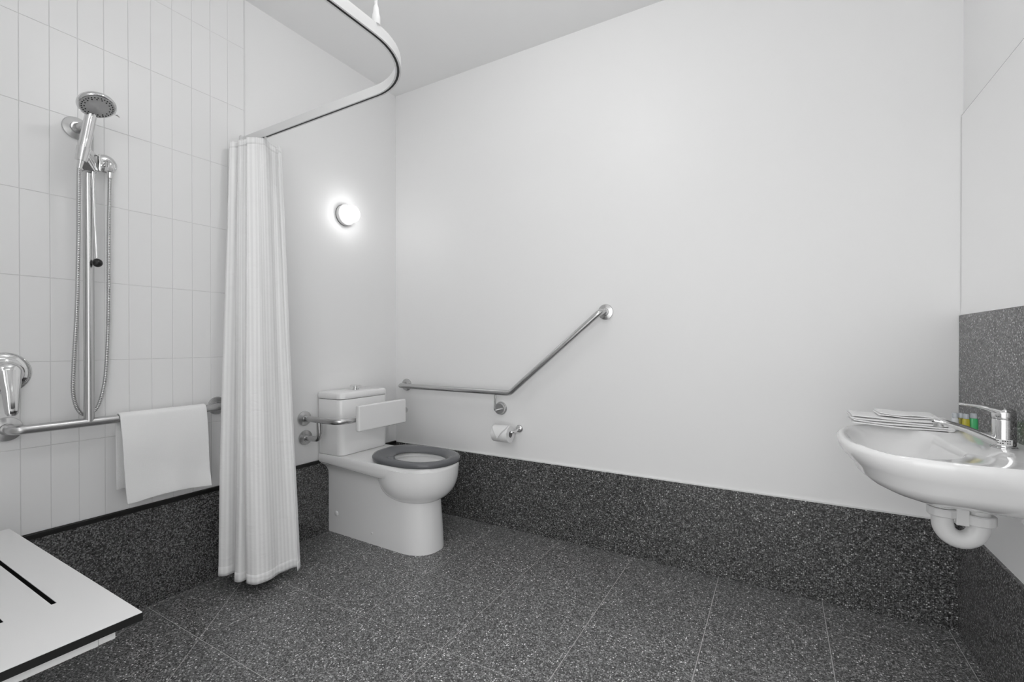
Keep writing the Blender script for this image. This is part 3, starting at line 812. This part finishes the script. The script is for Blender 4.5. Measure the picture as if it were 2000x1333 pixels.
# lever: a hood over the body that sweeps forward into a thin blade
hood = obj('lever', *join(lathe([(.0232, ZR+.0795), (.0240, ZR+.083), (.0240, ZR+.094), (.021, ZR+.103), (.012, ZR+.109), (.001, ZR+.1105)], (TX, TYp, 0), (0, 0, 1), 32),
    loft([[(TX-dx, TYp+hw*math.cos(2*PI*j/16), z+th*math.sin(2*PI*j/16)) for j in range(16)] for dx, z, hw, th in ((-.008, ZR+.096, .020, .014), (.016, ZR+.101, .019, .0115), (.036, ZR+.107, .0165, .007), (.058, ZR+.111, .0145, .0045), (.078, ZR+.1125, .0130, .0036), (.088, ZR+.113, .012, .0034), (.091, ZR+.113, .010, .0024))])), chrome, tapo, smooth=True, auto=.9)
# water rating label: curved paper on the foot of the body with two lines of print
V = []
for i in range(9):
    a = PI*1.02+(PI*.62)*i/8
    for z in (ZR+.010, ZR+.026): V.append((TX+.0239*math.cos(a), TYp+.0239*math.sin(a), z))
lab = obj('label', V, [(2*i, 2*i+2, 2*i+3, 2*i+1) for i in range(8)], sticker, tapo, smooth=True)
for zz in (ZR+.0145, ZR+.0205):
    for i in range(9):
        a0 = PI*1.06+PI*.06*i; a1 = a0+PI*.038
        if i == (4 if zz > ZR+.018 else 6): continue
        obj('print_mark', [(TX+.0241*math.cos(a), TYp+.0241*math.sin(a), z) for a, z in ((a0, zz), (a1, zz), (a1, zz+.0026), (a0, zz+.0026))], [(0, 1, 2, 3)], ink, lab)

# towels folded on the far side of the basin
def folded(name, label, x0, x1, y0, y1, z0, layers, th, fold_at_right=True, jit=.002, rise=0.0, seed=1):
    rnd = random.Random(seed)
    T = thing(name, label, 'towel', ((x0+x1)/2, (y0+y1)/2, z0), 'white towels folded on the basin')
    nx, ny = 22, 6
    z = z0
    # one cloth folded back and forth: each layer is a soft slab, joined by a round fold on alternate ends
    for l in range(layers):
        dx0, dx1 = rnd.uniform(-jit, jit)*3, rnd.uniform(-jit, jit)*2; dy = rnd.uniform(-jit, jit)*2
        V = []
        for side in (0, 1):
            for i in range(nx+1):
                s = i/nx
                for j in range(ny+1):
                    q = j/ny
                    x = x0+dx0+(x1+dx1-x0-dx0)*s; y = y0+dy+(y1-y0)*q
                    e = max(0, abs(2*s-1)**10, abs(2*q-1)**8)
                    zz = z+th*side+(-1 if side else 1)*e*th*.22+rise*((1-s)**3)*(1 if True else 0)+.0010*math.sin(9*s+4*q+l*2)
                    V.append((x, y, zz))
        def id_(sd_, i, j): return sd_*(nx+1)*(ny+1)+i*(ny+1)+j
        Fc = []
        for i in range(nx):
            for j in range(ny):
                for sd_ in (0, 1): Fc.append((id_(sd_, i, j), id_(sd_, i+1, j), id_(sd_, i+1, j+1), id_(sd_, i, j+1)))
        for i in range(nx):
            for j in (0, ny): Fc.append((id_(0, i, j), id_(0, i+1, j), id_(1, i+1, j), id_(1, i, j)))
        for j in range(ny):
            for i in (0, nx): Fc.append((id_(0, i, j), id_(0, i, j+1), id_(1, i, j+1), id_(1, i, j)))
        obj('fold_layer', V, Fc, towelm, T, smooth=True, auto=1.3)
        z += th*.98
    # rounded folds at the right end, each wrapping a pair of layers
    for l in range(0, layers-1, 2):
        zc = z0+th*.98*(l+1); r = th*.98
        pr = [(x1-.012+(.012+r*.55)*math.cos(a)*1.0, zc+r*math.sin(a)) for a in [-PI/2+PI*k/10 for k in range(11)]]
        V = []
        for j in range(ny+1):
            for x, zz in pr: V.append((x, y0+(y1-y0)*j/ny, zz))
        Fc = [(j*11+i, j*11+i+1, (j+1)*11+i+1, (j+1)*11+i) for j in range(ny) for i in range(10)]+[tuple(range(11)), tuple(ny*11+i for i in range(11))]
        obj('folded_edge', V, Fc, towelm, T, smooth=True, auto=1.0)
    return T
folded('folded_towel', 'larger white towel folded flat on the far rim of the basin', 2.486, 2.740, -.402, -.272, ZR+.0015, 4, .0080, rise=.008, seed=3)
folded('folded_towel', 'smaller white face cloth folded on top of the larger towel', 2.555, 2.706, -.390, -.280, ZR+.0015+4*.0080+.0012, 2, .0062, rise=.004, seed=5)

# toiletry bottles at the far back corner of the basin
def bottle(x, y, hb, r, m, label, capm):
    T = thing('toiletry_bottle', label, 'bottle', (x, y, ZR+.001), 'small toiletry bottles on the basin')
    z = ZR+.0012
    rings = []
    for zz, k in ((0, .86), (.003, 1), (hb*.5, .99), (hb*.92, .93), (hb, .72)):
        rings.append([(x+r*k*sgn(math.cos(2*PI*j/24), .8), y+r*k*.8*sgn(math.sin(2*PI*j/24), .8), z+zz) for j in range(24)])
    obj('body', *loft(rings), m, T, smooth=True, auto=.9)
    obj('cap', *lathe([(r*.74, z+hb+.0006), (r*.76, z+hb+.002), (r*.72, z+hb+.014), (r*.5, z+hb+.016)], (x, y, 0), (0, 0, 1), 20), capm, T, smooth=True, auto=.8)
bottle(2.7580, -.3400, .040, .0095, clearb, 'clear white toiletry bottle beside the folded towels', capb)
bottle(2.7730, -.3320, .040, .0090, oliveb, 'amber toiletry bottle between the clear and yellow ones', capb)
bottle(2.7800, -.3560, .041, .0095, yellowb, 'yellow toiletry bottle next to the green one', capb)
bottle(2.7990, -.3500, .043, .0110, greenb, 'green toiletry bottle closest to the splashback', capb)
